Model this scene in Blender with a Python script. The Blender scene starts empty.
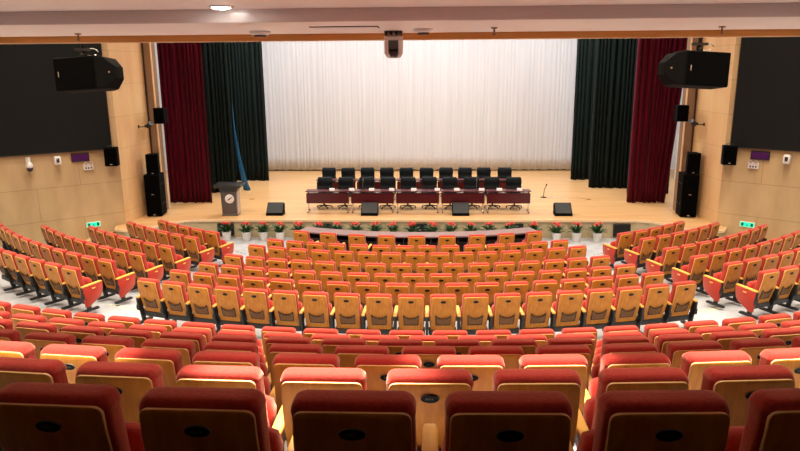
import bpy, bmesh, math, random
from mathutils import Vector, Matrix
PI = math.pi
sc = bpy.context.scene
COL = sc.collection
EYE = 5.4                      # height of the camera above the lower floor
SH = .94                       # height of a seat back
YC = 27.35                     # centre of the seating arcs (0, YC)

# ------------------------------------------------------------------ materials
def mat(name, col, rough=.5, metal=0., spec=.5, coat=0., sheen=0., emit=None, estr=0.):
    m = bpy.data.materials.new(name); m.use_nodes = True
    b = m.node_tree.nodes['Principled BSDF']
    b.inputs['Base Color'].default_value = (*col, 1); b.inputs['Roughness'].default_value = rough
    b.inputs['Metallic'].default_value = metal; b.inputs['Specular IOR Level'].default_value = spec
    b.inputs['Coat Weight'].default_value = coat; b.inputs['Sheen Weight'].default_value = sheen
    if emit:
        b.inputs['Emission Color'].default_value = (*emit, 1); b.inputs['Emission Strength'].default_value = estr
    return m
def noisy(m, c1, c2, scale=(1, 1, 1), nscale=5., detail=3., bump=0., use='Object', lo=.35, hi=.65):
    nt = m.node_tree; N = nt.nodes; L = nt.links; b = N['Principled BSDF']
    tc = N.new('ShaderNodeTexCoord'); mp = N.new('ShaderNodeMapping'); no = N.new('ShaderNodeTexNoise'); cr = N.new('ShaderNodeValToRGB')
    mp.inputs['Scale'].default_value = scale; no.inputs['Scale'].default_value = nscale; no.inputs['Detail'].default_value = detail
    cr.color_ramp.elements[0].color = (*c1, 1); cr.color_ramp.elements[1].color = (*c2, 1)
    cr.color_ramp.elements[0].position = lo; cr.color_ramp.elements[1].position = hi
    L.new(tc.outputs[use], mp.inputs[0]); L.new(mp.outputs[0], no.inputs['Vector']); L.new(no.outputs['Fac'], cr.inputs[0])
    L.new(cr.outputs[0], b.inputs['Base Color'])
    if bump:
        bp = N.new('ShaderNodeBump'); bp.inputs['Strength'].default_value = bump; bp.inputs['Distance'].default_value = .01
        L.new(no.outputs['Fac'], bp.inputs['Height']); L.new(bp.outputs[0], b.inputs['Normal'])
    return m
def bricky(m, c1, c2, cm, w, h, mortar, swiz='xz', rot=0, offset=.5, grain=None, bump=0.2):
    nt = m.node_tree; N = nt.nodes; L = nt.links; b = N['Principled BSDF']
    tc = N.new('ShaderNodeTexCoord'); sp = N.new('ShaderNodeSeparateXYZ'); cb = N.new('ShaderNodeCombineXYZ'); br = N.new('ShaderNodeTexBrick')
    L.new(tc.outputs['Object'], sp.inputs[0])
    L.new(sp.outputs['XYZ'.index(swiz[0].upper())], cb.inputs[0]); L.new(sp.outputs['XYZ'.index(swiz[1].upper())], cb.inputs[1])
    L.new(cb.outputs[0], br.inputs['Vector'])
    br.offset = offset; br.inputs['Scale'].default_value = 1; br.inputs['Brick Width'].default_value = w; br.inputs['Row Height'].default_value = h
    br.inputs['Mortar Size'].default_value = mortar; br.inputs['Mortar Smooth'].default_value = .1
    br.inputs['Color1'].default_value = (*c1, 1); br.inputs['Color2'].default_value = (*c2, 1); br.inputs['Mortar'].default_value = (*cm, 1)
    out = br.outputs['Color']
    if grain:
        mp = N.new('ShaderNodeMapping'); mp.inputs['Scale'].default_value = grain; no = N.new('ShaderNodeTexNoise'); no.inputs['Scale'].default_value = 1; no.inputs['Detail'].default_value = 4
        L.new(tc.outputs['Object'], mp.inputs[0]); L.new(mp.outputs[0], no.inputs['Vector'])
        mx = N.new('ShaderNodeMix'); mx.data_type = 'RGBA'; mx.blend_type = 'OVERLAY'; mx.inputs[0].default_value = .35
        L.new(out, mx.inputs[6]); L.new(no.outputs['Fac'], mx.inputs[7]); out = mx.outputs[2]
    L.new(out, b.inputs['Base Color'])
    return m
M = {}
M['fabric'] = noisy(mat('seat_fabric', (.6, .07, .05), .85, spec=.15, sheen=.65), (.38, .023, .015), (.45, .033, .021), nscale=60, bump=.2)
M['fabric'].node_tree.nodes['Principled BSDF'].inputs['Sheen Tint'].default_value = (1, .62, .46, 1)
M['ply'] = noisy(mat('seat_plywood', (.5, .2, .04), .42, spec=.25), (.45, .168, .019), (.56, .23, .030), scale=(6, 6, 1), nscale=4)
M['plyedge'] = mat('ply_edge', (.80, .52, .22), .22, spec=.7)
M['arm'] = noisy(mat('arm_wood', (.8, .42, .07), .4), (.78, .40, .07), (.88, .50, .10), scale=(8, 1, 8), nscale=3)
M['black'] = mat('black_metal', (.012, .012, .013), .45)
M['plate'] = mat('plate_black', (.006, .005, .005), .6, spec=.12)
M['silver'] = mat('silver', (.55, .53, .5), .3, metal=.8)
M['rim'] = mat('plate_rim', (.16, .14, .12), .4, metal=.5)
M['tag'] = mat('tag_brass', (.8, .5, .12), .35)
# net pocket: diamonds of dark cord over brown
m = mat('net', (.1, .05, .03), .8); nt = m.node_tree; N = nt.nodes; L = nt.links
tc = N.new('ShaderNodeTexCoord'); mp = N.new('ShaderNodeMapping'); mp.inputs['Rotation'].default_value = (0, PI/4, 0); ck = N.new('ShaderNodeTexBrick')
sp = N.new('ShaderNodeSeparateXYZ'); cb = N.new('ShaderNodeCombineXYZ')
L.new(tc.outputs['Object'], mp.inputs[0]); L.new(mp.outputs[0], sp.inputs[0]); L.new(sp.outputs[0], cb.inputs[0]); L.new(sp.outputs[2], cb.inputs[1]); L.new(cb.outputs[0], ck.inputs['Vector'])
ck.offset = 0; ck.inputs['Scale'].default_value = 1; ck.inputs['Brick Width'].default_value = .022; ck.inputs['Row Height'].default_value = .022; ck.inputs['Mortar Size'].default_value = .0035
ck.inputs['Color1'].default_value = (.30, .13, .035, 1); ck.inputs['Color2'].default_value = (.30, .13, .035, 1); ck.inputs['Mortar'].default_value = (.035, .02, .012, 1)
L.new(ck.outputs['Color'], N['Principled BSDF'].inputs['Base Color']); M['net'] = m

M['wall'] = bricky(mat('wall_panel', (.5, .36, .2), .6, spec=.3), (.54, .39, .21), (.56, .405, .22), (.40, .28, .15), 2.4, 1.0, .010, 'xz', grain=(2, 2, .6))
M['wing'] = bricky(mat('wing_panel', (.6, .4, .2), .5, spec=.35), (.72, .47, .235), (.74, .485, .245), (.60, .39, .19), 24, 1.0, .010, 'xz', grain=(2, 2, .6))
M['column'] = noisy(mat('column_panel', (.4, .25, .15), .5), (.24, .145, .085), (.29, .18, .105), scale=(1, 1, .2), nscale=4)
M['stage'] = bricky(mat('stage_boards', (.7, .45, .22), .32, spec=.5), (.72, .44, .20), (.65, .38, .16), (.55, .32, .13), 1.8, .12, .003, 'xy', grain=(.6, 14, 1))
M['stagefront'] = bricky(mat('stage_front', (.5, .42, .26), .5), (.46, .38, .23), (.48, .395, .24), (.33, .26, .15), 1.1, 3, .008, 'xz', offset=0)
M['floor'] = bricky(mat('floor_vinyl', (.6, .62, .62), .45, spec=.4), (.47, .50, .53), (.45, .48, .51), (.38, .40, .42), .6, .6, .004, 'xy', offset=0, grain=(3, 3, 1))
M['deckabsorb'] = noisy(mat('deck_absorber', (.06, .03, .03), .9), (.05, .02, .02), (.07, .03, .03), nscale=40)  # dark finish invented to cut light bounced onto the nearest seat backs
M['tier'] = noisy(mat('tier_floor', (.5, .5, .5), .5), (.50, .50, .50), (.56, .55, .55), nscale=6)
M['soffit'] = noisy(mat('soffit_paint', (.8, .76, .73), .45, spec=.5), (.86, .82, .80), (.88, .84, .82), nscale=1.5)
M['beam'] = mat('beam_face', (.68, .60, .58), .25, spec=.6)  # darker than the soffit, set only on the camera-facing side of the beam
M['lip'] = noisy(mat('lip_wood', (.6, .27, .08), .35), (.66, .29, .06), (.76, .36, .09), scale=(.5, 1, 10), nscale=3)
M['lipedge'] = mat('lip_edge', (.85, .62, .38), .4)
M['rearwall'] = noisy(mat('rear_absorber', (.12, .06, .03), .6), (.10, .05, .02), (.14, .07, .03), scale=(1, 1, .2))  # unseen; made dark so little light bounces back onto the nearest row
M['hall'] = mat('hall_paint', (.75, .70, .64), .7)
M['white'] = mat('white_plastic', (.8, .8, .8), .35)
M['whitewall'] = mat('white_wall', (.8, .82, .85), .6)
M['redvel'] = noisy(mat('red_velvet', (.2, .005, .02), .9, spec=.1, sheen=.05), (.055, .0006, .006), (.095, .001, .011), scale=(12, 12, .25), nscale=1.5, bump=.1)
M['grnvel'] = noisy(mat('green_velvet', (.004, .03, .024), .7, spec=.2, sheen=.0), (.0008, .004, .0035), (.0018, .012, .010), scale=(14, 14, .3), nscale=1.5, lo=.4, hi=.75)
M['whitecur'] = noisy(mat('white_cloth', (.8, .77, .76), .85, spec=.2), (.56, .575, .61), (.61, .625, .66), scale=(6, 6, .12), nscale=2)
M['blue'] = mat('blue_cloth', (.008, .14, .36), .7)
M['basedark'] = mat('dark_skirting', (.06, .02, .02), .5)
M['screen'] = noisy(mat('led_modules', (.012, .013, .013), .7, spec=.15), (.008, .0095, .0095), (.011, .0125, .0125), nscale=30)
M['spk'] = mat('speaker_paint', (.003, .003, .003), .75, spec=.07)
M['grille'] = mat('speaker_grille', (.0012, .0012, .0012), .9, spec=.04)
M['wedge'] = mat('wedge_grille', (.022, .026, .026), .7)
M['mahog'] = noisy(mat('mahogany', (.2, .02, .02), .28, spec=.5), (.060, .0035, .007), (.085, .005, .009), scale=(1, 8, 8), nscale=3)
M['leather'] = mat('black_leather', (.004, .009, .013), .5, spec=.2)
M['chrome'] = mat('chrome', (.75, .75, .76), .2, metal=1.)
M['deskwood'] = noisy(mat('desk_veneer', (.3, .2, .2), .35), (.22, .14, .14), (.27, .175, .175), scale=(1, 4, 4), nscale=4)
M['deskdark'] = mat('desk_inside', (.03, .014, .013), .6)
M['pod'] = mat('podium_grey', (.085, .075, .075), .45)
M['podtop'] = mat('podium_top', (.018, .018, .018), .35)
M['podside'] = mat('podium_side', (.42, .36, .34), .35)
M['leaf'] = noisy(mat('leaf', (.02, .08, .02), .5), (.012, .055, .014), (.04, .13, .03), nscale=9)
M['flower'] = noisy(mat('flower', (.8, .06, .05), .5), (.75, .03, .03), (.85, .14, .10), nscale=20)
M['pot'] = mat('pot_white', (.78, .77, .76), .4)
M['soil'] = mat('soil', (.05, .03, .02), .9)
M['paper'] = mat('paper', (.85, .80, .80), .6)
M['vent'] = mat('vent_black', (.008, .008, .008), .7)
M['exit'] = mat('exit_green', (.0, .5, .3), .4, emit=(.03, .95, .50), estr=1.0)
M['exitdark'] = mat('exit_pictogram', (.0, .10, .07), .5)
M['purple'] = mat('led_purple', (.03, .0, .04), .3, emit=(.10, .015, .14), estr=.2)
M['lens'] = mat('lens_glass', (.005, .005, .006), .08, spec=.8)
M['pink'] = mat('camera_body', (.88, .78, .76), .35)
M['lamp'] = mat('lamp_glow', (1, 1, 1), .4, emit=(1, .94, .85), estr=45)
M['yellow'] = mat('tactile_yellow', (.85, .78, .25), .5)
M['outlet'] = mat('outlet_brass', (.55, .33, .10), .4)

# ------------------------------------------------------------------ helpers
def BM(): return bmesh.new()
def box(bm, x0, x1, y0, y1, z0, z1, mi=0, mtx=None):
    vs = [Vector((x, y, z)) for z in (z0, z1) for y in (y0, y1) for x in (x0, x1)]
    if mtx is not None: vs = [mtx @ v for v in vs]
    v = [bm.verts.new(p) for p in vs]
    for f in ((0, 2, 3, 1), (4, 5, 7, 6), (0, 1, 5, 4), (2, 6, 7, 3), (0, 4, 6, 2), (1, 3, 7, 5)):
        bm.faces.new([v[i] for i in f]).material_index = mi
def ring_rr(cx, cy, z, hx, hy, r, n=4, f=None):
    r = max(min(r, hx, hy), 1e-5); pts = []
    for (sx, sy, a0) in ((1, 1, 0), (-1, 1, PI/2), (-1, -1, PI), (1, -1, 3*PI/2)):
        for k in range(n + 1):
            a = a0 + k*PI/2/n
            pts.append(Vector((cx + sx*(hx - r) + r*math.cos(a), cy + sy*(hy - r) + r*math.sin(a), z)))
    return pts
def loft(bm, rings, mi=0, cap=True, mtx=None):
    R = []
    for pts in rings: R.append([bm.verts.new(mtx @ p if mtx is not None else p) for p in pts])
    n = len(R[0])
    for a, b in zip(R[:-1], R[1:]):
        for i in range(n):
            f = bm.faces.new((a[i], a[(i+1) % n], b[(i+1) % n], b[i])); f.material_index = mi; f.smooth = True
    if cap:
        bm.faces.new(list(reversed(R[0]))).material_index = mi; bm.faces.new(R[-1]).material_index = mi
def rr_loft(bm, levels, mi=0, n=4, mtx=None):      # levels: (z, cx, cy, hx, hy, r)
    loft(bm, [ring_rr(cx, cy, z, hx, hy, r, n) for (z, cx, cy, hx, hy, r) in levels], mi, mtx=mtx)
def circ(cx, cy, z, r, n=16): return [Vector((cx + r*math.cos(2*PI*k/n), cy + r*math.sin(2*PI*k/n), z)) for k in range(n)]
def lathe(bm, prof, n=16, mi=0, mtx=None, cx=0, cy=0): loft(bm, [circ(cx, cy, z, r, n) for z, r in prof], mi, mtx=mtx)
def tube(bm, pts, r, n=8, mi=0, mtx=None):
    pts = [Vector(p) for p in pts]; rings = []
    rr = r if isinstance(r, (list, tuple)) else [r]*len(pts)
    for i, p in enumerate(pts):
        t = (pts[min(i+1, len(pts)-1)] - pts[max(i-1, 0)]).normalized()
        u = t.cross(Vector((0, 0, 1)) if abs(t.z) < .9 else Vector((1, 0, 0))).normalized(); w = t.cross(u)
        rings.append([p + (u*math.cos(-2*PI*k/n) + w*math.sin(-2*PI*k/n))*rr[i] for k in range(n)])
    loft(bm, rings, mi, mtx=mtx)
def prism(bm, pts, z0, z1, mi=0, mtx=None):      # pts 2D counter-clockwise, extruded in z
    loft(bm, [[Vector((x, y, z0)) for x, y in pts], [Vector((x, y, z1)) for x, y in pts]], mi, mtx=mtx)
    for f in bm.faces: pass
def obj(name, bm, mats, parent=None, smooth=None, loc=None, rotz=None, bevel=0):
    bmesh.ops.recalc_face_normals(bm, faces=bm.faces)
    me = bpy.data.meshes.new(name); bm.to_mesh(me); bm.free()
    for k in (mats if isinstance(mats, (list, tuple)) else [mats]): me.materials.append(M[k])
    if smooth is not None:
        for p in me.polygons: p.use_smooth = smooth
    o = bpy.data.objects.new(name, me); COL.objects.link(o)
    if parent is not None: o.parent = parent
    if loc is not None: o.location = loc
    if rotz is not None: o.rotation_euler = (0, 0, rotz)
    if bevel:
        b = o.modifiers.new('edge', 'BEVEL'); b.width = bevel; b.segments = 2; b.limit_method = 'ANGLE'
    return o
def sharp(o, deg=40):
    me = o.data
    me.set_sharp_from_angle(angle=math.radians(deg)); return o
def tag(o, label, cat, group=None):
    o['label'] = label; o['category'] = cat
    if group: o['group'] = group
    return o
def thing(name, label, cat, loc=(0, 0, 0), rotz=0, group=None):
    o = bpy.data.objects.new(name, None); o.empty_display_size = .1; COL.objects.link(o)
    o.location = loc; o.rotation_euler = (0, 0, rotz)
    return tag(o, label, cat, group)
def struct(o): o['kind'] = 'structure'; return o
def dup(root, loc, rotz, label, group=None):
    r = root.copy(); COL.objects.link(r); r.location = loc; r.rotation_euler = (0, 0, rotz); r['label'] = label
    if group: r['group'] = group
    for ch in list(root.children):
        c = ch.copy(); COL.objects.link(c); c.parent = r
        for g in list(ch.children):
            d = g.copy(); COL.objects.link(d); d.parent = c
    return r
ORD = 'zeroth first second third fourth fifth sixth seventh eighth ninth tenth eleventh twelfth thirteenth fourteenth fifteenth sixteenth seventeenth eighteenth nineteenth twentieth twenty-first twenty-second twenty-third twenty-fourth'.split()

# ------------------------------------------------------------------ camera
F_PX, TH, YAW, ROLL, CX = 667.8, .230872, .042450, -.007672, .2925
cam = bpy.data.cameras.new('camera'); co = bpy.data.objects.new('camera', cam); COL.objects.link(co)
cam.sensor_width = 36; cam.lens = 36*F_PX/800; cam.clip_start = .05; cam.clip_end = 200
fw = Vector((-math.sin(YAW)*math.cos(TH), math.cos(YAW)*math.cos(TH), -math.sin(TH)))
rt = Vector((math.cos(YAW), math.sin(YAW), 0)); up = rt.cross(fw)
rt2 = rt*math.cos(ROLL) + up*math.sin(ROLL); up2 = up*math.cos(ROLL) - rt*math.sin(ROLL)
mw = Matrix((( rt2.x, up2.x, -fw.x, CX), (rt2.y, up2.y, -fw.y, 0), (rt2.z, up2.z, -fw.z, EYE), (0, 0, 0, 1)))
co.matrix_world = mw; sc.camera = co
def project(p):
    d = Vector(p) - Vector((CX, 0, EYE)); z = d.dot(fw)
    if z < .05: return None
    return 400 + F_PX*d.dot(rt2)/z, 225.5 - F_PX*d.dot(up2)/z

# ------------------------------------------------------------------ room shell
def polar(R, a): return (R*math.sin(a), YC - R*math.cos(a))
prof = [(0, 0), (9.6, 0), (10.2, .06), (11.38, .13), (12.2, .18), (13.27, .227), (14.27, .307), (15.22, .417), (16.16, .517), (17., .57), (18.32, .60)]
bm = BM(); NA = 72; grid = []
for R, z in prof:
    grid.append([bm.verts.new((*polar(max(R, .05), -1.35 + 2.7*k/NA), z)) for k in range(NA+1)])
for a, b in zip(grid[:-1], grid[1:]):
    for k in range(NA): bm.faces.new((a[k], b[k], b[k+1], a[k+1])).smooth = True
struct(obj('floor', bm, 'floor'))
tiersR = [19.149, 20.114, 21.090, 22.077, 23.078, 24.055, 25.095]     # upper rows, front to back
tiersH = [3.329, 3.001, 2.636, 2.281, 1.914, 1.556, 1.153]
bm = BM()
def annulus(bm, R0, R1, a0, a1, z0, z1, n=40, mi=0):
    rings = []
    for k in range(n+1):
        a = a0 + (a1-a0)*k/n
        x0, y0 = polar(R0, a); x1, y1 = polar(R1, a)
        rings.append([Vector((x0, y0, z0)), Vector((x1, y1, z0)), Vector((x1, y1, z1)), Vector((x0, y0, z1))])
    loft(bm, rings, mi)
for i, (R, h) in enumerate(zip(tiersR, tiersH)):
    annulus(bm, R - .84, (R + .16) if i < 6 else 25.25, -.72, .72, -.1, EYE - h - SH - .02)
bm2 = BM(); annulus(bm2, 25.25, 33.5, -.6, .6, -.1, EYE - 1.153 - SH + .36)
struct(obj('floor_rear_deck', bm2, 'deckabsorb', smooth=False))
o = struct(obj('floor_upper_tier', bm, 'tier')); 
for p in o.data.polygons: p.use_smooth = False

UL, UR = Vector((-.7826, -.6225, 0)), Vector((.7826, -.6225, 0))
OL, OR = Vector((-9.40, 20.55, 0)), Vector((9.25, 20.55, 0))
NL, NR = Vector((.6225, -.7826, 0)), Vector((-.6225, -.7826, 0))
rotL, rotR = math.atan2(UL.y, UL.x), math.atan2(-UR.y, -UR.x)
def on_wall(side, s, z=0, off=0):
    p = (OL + UL*s + NL*off) if side < 0 else (OR + UR*s + NR*off)
    return (p.x, p.y, z), (rotL if side < 0 else rotR)
def wallbox(name, p0, p1, z0, z1, m, thick=.2, inward=1):
    """a wall from p0 to p1; its room face is on the local +y side"""
    d = Vector((p1[0]-p0[0], p1[1]-p0[1], 0)); L_ = d.length
    bm = BM(); box(bm, 0, L_, -thick, 0, z0, z1)
    return struct(obj(name, bm, m, loc=(p0[0], p0[1], 0), rotz=math.atan2(d.y, d.x)))
TOP = 10.6
eL = OL + UL*9.5; eR = OR + UR*9.5
wallbox('wall_left', (OL.x, OL.y), (eL.x, eL.y), -.2, TOP, 'wall')
wallbox('wall_right', (eR.x, eR.y), (OR.x, OR.y), -.2, TOP, 'wall')
wallbox('wall_left_rear', (eL.x, eL.y), (eL.x, -5), -.2, TOP, 'wall')
wallbox('wall_right_rear', (eR.x, -5), (eR.x, eR.y), -.2, TOP, 'wall')
wallbox('wall_back', (eL.x-.2, -5), (eR.x+.2, -5), -.2, TOP, 'rearwall')
wallbox('wall_left_wing', (-9.22, 22.6), (OL.x, OL.y), -.2, TOP, 'wing')
wallbox('wall_right_wing', (OR.x, OR.y), (9.08, 22.6), -.2, TOP, 'wing')
bm = BM(); box(bm, -17.5, 17.5, -5.2, 22.9, TOP, TOP+.2); struct(obj('ceiling', bm, 'hall'))
# pilasters beside the stage opening
for s, x0, x1, n in ((-1, -9.22, -8.90, 1), (1, 8.73, 9.08, 2)):
    bm = BM(); box(bm, x0, x1, 22.6, 22.9, .58, TOP)
    e = x1 if s < 0 else x0; f = x0 if s < 0 else x1
    box(bm, min(f, f-s*.05), max(f, f-s*.05), 22.57, 22.6, .58, TOP, 1)
    box(bm, min(e, e+s*.04), max(e, e+s*.04), 22.55, 22.6, .58, TOP, 2)
    struct(obj('trim_%d' % n, bm, ['column', 'deskdark', 'lipedge']))
bm = BM(); box(bm, -9.3, 9.2, 22.62, 22.9, 8.3, TOP); struct(obj('wall_light_divider', bm, 'wing'))  # unseen header, added to keep hall and stage light apart
for s in (-1, 1):    # wall between the hall and the stage house
    bm = BM(); box(bm, min(s*9.3, s*14), max(s*9.3, s*14), 22.7, 22.9, -.2, TOP); struct(obj('wall_proscenium_side', bm, 'whitewall'))
# stage house
bm = BM(); box(bm, -14, 14, 32.3, 32.5, -.2, TOP); struct(obj('wall_stage_back', bm, 'whitewall'))
for s, nm in ((-1, 'wall_stage_left'), (1, 'wall_stage_right')):
    bm = BM(); box(bm, min(s*13.8, s*14), max(s*13.8, s*14), 22.8, 32.4, -.2, TOP); struct(obj(nm, bm, 'whitewall'))
bm = BM(); box(bm, -14, 14, 22.8, 32.5, TOP, TOP+.2); struct(obj('ceiling_stage', bm, 'hall'))
bm = BM(); box(bm, -9.0, 9.0, 32.10, 32.18, .6, .72); struct(obj('baseboard_stage', bm, 'basedark'))
# stage platform with its curved ends
edge = [(-9.6, 20.3), (-9.45, 19.85), (-9.1, 19.72), (-8.75, 19.85), (-8.4, 20.22), (-8.05, 20.72), (-7.7, 21.08), (-7.3, 21.2)]
edgeR = [(7.0, 21.22), (7.4, 21.08), (7.75, 20.68), (8.1, 20.2), (8.45, 19.85), (8.8, 19.72), (9.2, 19.85), (9.45, 20.3)]
back = [(9.25, 20.6), (9.08, 22.7), (13.8, 22.9), (13.8, 32.3), (-13.8, 32.3), (-13.8, 22.9), (-9.22, 22.7), (-9.4, 20.6)]
outl = edge + edgeR + back
bm = BM(); prism(bm, outl, .545, .6); o = struct(obj('floor_stage', bm, 'stage', smooth=False))
def off_in(pts, d): return [(x*(1 - d/9.), y + d) for x, y in pts]
bm = BM(); pp = edge + edgeR
lo = [Vector((x*.997, y+.03, -.05)) for x, y in pp] ; hi = [Vector((x*.997, y+.03, .545)) for x, y in pp]
a = [bm.verts.new(p) for p in lo]; b = [bm.verts.new(p) for p in hi]
lo2 = [bm.verts.new(p + Vector((0, .1, 0))) for p in lo]; hi2 = [bm.verts.new(p + Vector((0, .1, 0))) for p in hi]
for i in range(len(a)-1):
    bm.faces.new((a[i], a[i+1], b[i+1], b[i])); bm.faces.new((lo2[i], hi2[i], hi2[i+1], lo2[i+1])); bm.faces.new((b[i], b[i+1], hi2[i+1], hi2[i]))
struct(obj('wall_stage_front', bm, 'stagefront', smooth=False))
bm = BM(); loft(bm, [[Vector((x, y-.012, z)) for x, y in pp] + [Vector((x, y+.03, z)) for x, y in reversed(pp)] for z in (.53, .6035)]); struct(obj('trim_3', bm, 'lipedge', smooth=False))
# steps at both ends of the stage
for s in (-1, 1):
    st = thing('stage_steps', 'light wooden steps down from the %s end of the stage' % ('left' if s < 0 else 'right'), 'steps', (s*9.5, 19.9, .1))
    cxm = -9.5 if s < 0 else 9.5
    for k, (xa, xb, zt) in enumerate(((9.66, 10.05, .42), (10.05, 10.45, .26))):
        bm = BM(); w = (lambda X: 20.55 - .795*(X - (9.4 if s < 0 else 9.25)) - .03)
        pts = [(s*xa, 19.35-.795*(xa-9.5)), (s*xb, 19.35-.795*(xb-9.5)), (s*xb, w(xb)), (s*xa, w(xa))]
        if s < 0: pts = pts[::-1]
        prism(bm, [(x - s*9.5, y - 19.9) for x, y in pts], 0, zt-.1)
        obj('step', bm, 'stage', st, smooth=False)
# balcony underside in front of the camera: rear ceiling, beam, wooden lip, parapet
Z1 = EYE + .453; Z0 = EYE + .35; ZL = EYE + .288
bm = BM(); box(bm, -17.3, 17.3, -5, 5.3, Z1, Z1+.3); struct(obj('ceiling_balcony', bm, 'soffit'))
bm = BM(); box(bm, -17.3, 17.3, 5.3, 7.05, Z0, Z0+.4); o = struct(obj('ceiling_beam', bm, ['soffit', 'beam'], bevel=.012))
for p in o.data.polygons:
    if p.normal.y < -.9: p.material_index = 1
bm = BM(); box(bm, -17.3, 17.3, 7.02, 7.07, ZL, Z0+.05); struct(obj('trim_4', bm, 'lip'))
bm = BM(); box(bm, -17.3, 17.3, 7.01, 7.08, ZL-.008, ZL); struct(obj('trim_5', bm, 'lipedge'))
bm = BM(); box(bm, -17.3, 17.3, 7.07, 7.3, ZL, ZL+1.9); struct(obj('wall_balcony_front', bm, 'wing'))

# ------------------------------------------------------------------ the auditorium seat
def yr(z):       # rear surface of the wooden shell, by height
    pts = [(.22, .125), (.30, .100), (.42, .060), (.54, .022), (.68, -.010), (.81, -.034), (1.02, -.050)]
    for (a, ya), (b, yb) in zip(pts[:-1], pts[1:]):
        if z <= b: return ya + (yb-ya)*(z-a)/(b-a)
    return pts[-1][1]
def seat_meshes():
    S = {}
    bm = BM(); lv = []
    for k in range(10):
        z = .240 + (.872-.240)*k/9; lv.append((z, 0, yr(z)+.006, .217 + .004*math.sin(PI*k/9), .010, .006))
    for k in range(1, 7):
        a = PI/2*k/6; z = .872 + .034*math.sin(a); lv.append((z, 0, yr(z)+.006, .183 + .034*math.cos(a), .010, .006))
    rr_loft(bm, lv, n=2); S['back_shell'] = (bm, ['ply', 'plyedge'])
    bm = BM(); lv = [(.34, 0, yr(.34)+.055, .20, .03, .02)]
    for k in range(8):
        z = .37 + (.872-.37)*k/7; t = .044 + .010*math.sin(PI*k/7) + .014*max(0, k-4)/3
        lv.append((z, 0, yr(z)+.016+t, .228 + .004*math.sin(PI*k/7), t, .03))
    for k in range(1, 9):      # rounded head of the cushion, a little over the shell
        a = PI/2*k/8; z = .875 + .065*math.sin(a); c_ = math.cos(a)
        hx = .190 + .042*c_**.8; hy = .024 + .044*c_**.6
        if k == 8: hx, hy = .175, .016
        lv.append((z, 0, yr(z)+.074, hx, hy, .034))
    rr_loft(bm, lv, n=4); S['back_cushion'] = (bm, 'fabric')
    # oval number plate with a fine rim and engraved strokes
    bm = BM(); zc = .820
    fr = Matrix.Translation((0, yr(zc)-.008, zc)) @ Matrix.Rotation(PI/2 + .15, 4, 'X')
    def ell(a, b, z, n=20): return [Vector((a*math.cos(2*PI*k/n), b*math.sin(2*PI*k/n), z)) for k in range(n)]
    loft(bm, [ell(.050, .026, -.004), ell(.050, .026, .002), ell(.0485, .0245, .0025)], 1, mtx=fr)
    loft(bm, [ell(.048, .024, 0), ell(.048, .024, .0032)], 0, mtx=fr)
    for k, x in enumerate((-.019, -.009, .002, .014)):
        box(bm, x-.0028, x-.0016, -.006, .006, .0032, .0036, 1, fr); box(bm, x+.0014, x+.0026, -.006, .006, .0032, .0036, 1, fr)
        box(bm, x-.0028, x+.0026, -.0007, .0007, .0032, .0036, 1, fr)
    S['number_plate'] = (bm, ['plate', 'rim'])
    # net pocket: a bellied net with a black cord frame
    bm = BM(); W = .135; zb = .352; nu = 10; nv = 5; g0 = []; g1 = []
    def pt(u, v, o):
        zt = .475 + .075*(abs(u)**2.4); z = zb + (zt-zb)*v
        x = W*u*(1 - .05*(1-v)); y = yr(z) - .012 - o - .016*(1-u*u)*(.4+.6*v)
        return Vector((x, y, z))
    for o_, g in ((0.003, g0), (0.0, g1)):
        for j in range(nv+1): g.append([bm.verts.new(pt(-1+2*i/nu, j/nv, o_)) for i in range(nu+1)])
    for g in (g0, g1):
        for j in range(nv):
            for i in range(nu): bm.faces.new((g[j][i], g[j][i+1], g[j+1][i+1], g[j+1][i])).smooth = True
    tube(bm, [pt(-1+2*i/nu, 1, .002) for i in range(nu+1)], .008, 6, 1)
    tube(bm, [pt(-1, j/nv, .002) for j in range(nv+1)], .007, 6, 1); tube(bm, [pt(1, j/nv, .002) for j in range(nv+1)], .007, 6, 1)
    tube(bm, [pt(-1+2*i/nu, 0, .002) for i in range(nu+1)], .008, 6, 1)
    S['net_pocket'] = (bm, ['net', 'black'])
    # tipped-up seat cushion
    bm = BM(); mt = Matrix.Translation((0, .19, .30)) @ Matrix.Rotation(-.18, 4, 'X')
    lv = [(-.06, 0, 0, .19, .03, .02), (-.04, 0, 0, .222, .05, .03)] + [(.03+.065*k, 0, .004*k, .232, .062, .035) for k in range(5)] + [(.345, 0, .016, .215, .052, .03), (.37, 0, .016, .17, .02, .015)]
    rr_loft(bm, lv, n=3, mtx=mt); S['seat_cushion'] = (bm, 'fabric')
    # armrest pad, support, foot
    bm = BM(); rr = []
    for y, hz, hx, zc_ in ((.0, .010, .024, .540), (.005, .016, .031, .540), (.05, .017, .033, .544), (.25, .016, .035, .554), (.44, .016, .034, .562), (.475, .012, .029, .562), (.48, .005, .020, .562)):
        rr.append([Vector((p.x, y, zc_ + p.y)) for p in ring_rr(0, 0, 0, hx, hz, .012, 3)])
    loft(bm, rr); S['armrest'] = (bm, 'arm')
    bm = BM(); lv = [(.530, 0, .16, .020, .18, .01), (.49, 0, .13, .020, .15, .01), (.42, 0, .07, .020, .08, .01), (.37, 0, .05, .030, .075, .015), (.30, 0, .05, .030, .075, .015), (.26, 0, .10, .020, .06, .01), (.05, 0, .13, .022, .045, .01), (.03, 0, .13, .026, .07, .01)]
    rr_loft(bm, lv[::-1], n=2)
    box(bm, -.038, .038, -.08, .34, 0.0, .04)
    S['arm_support'] = (bm, 'black')
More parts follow.
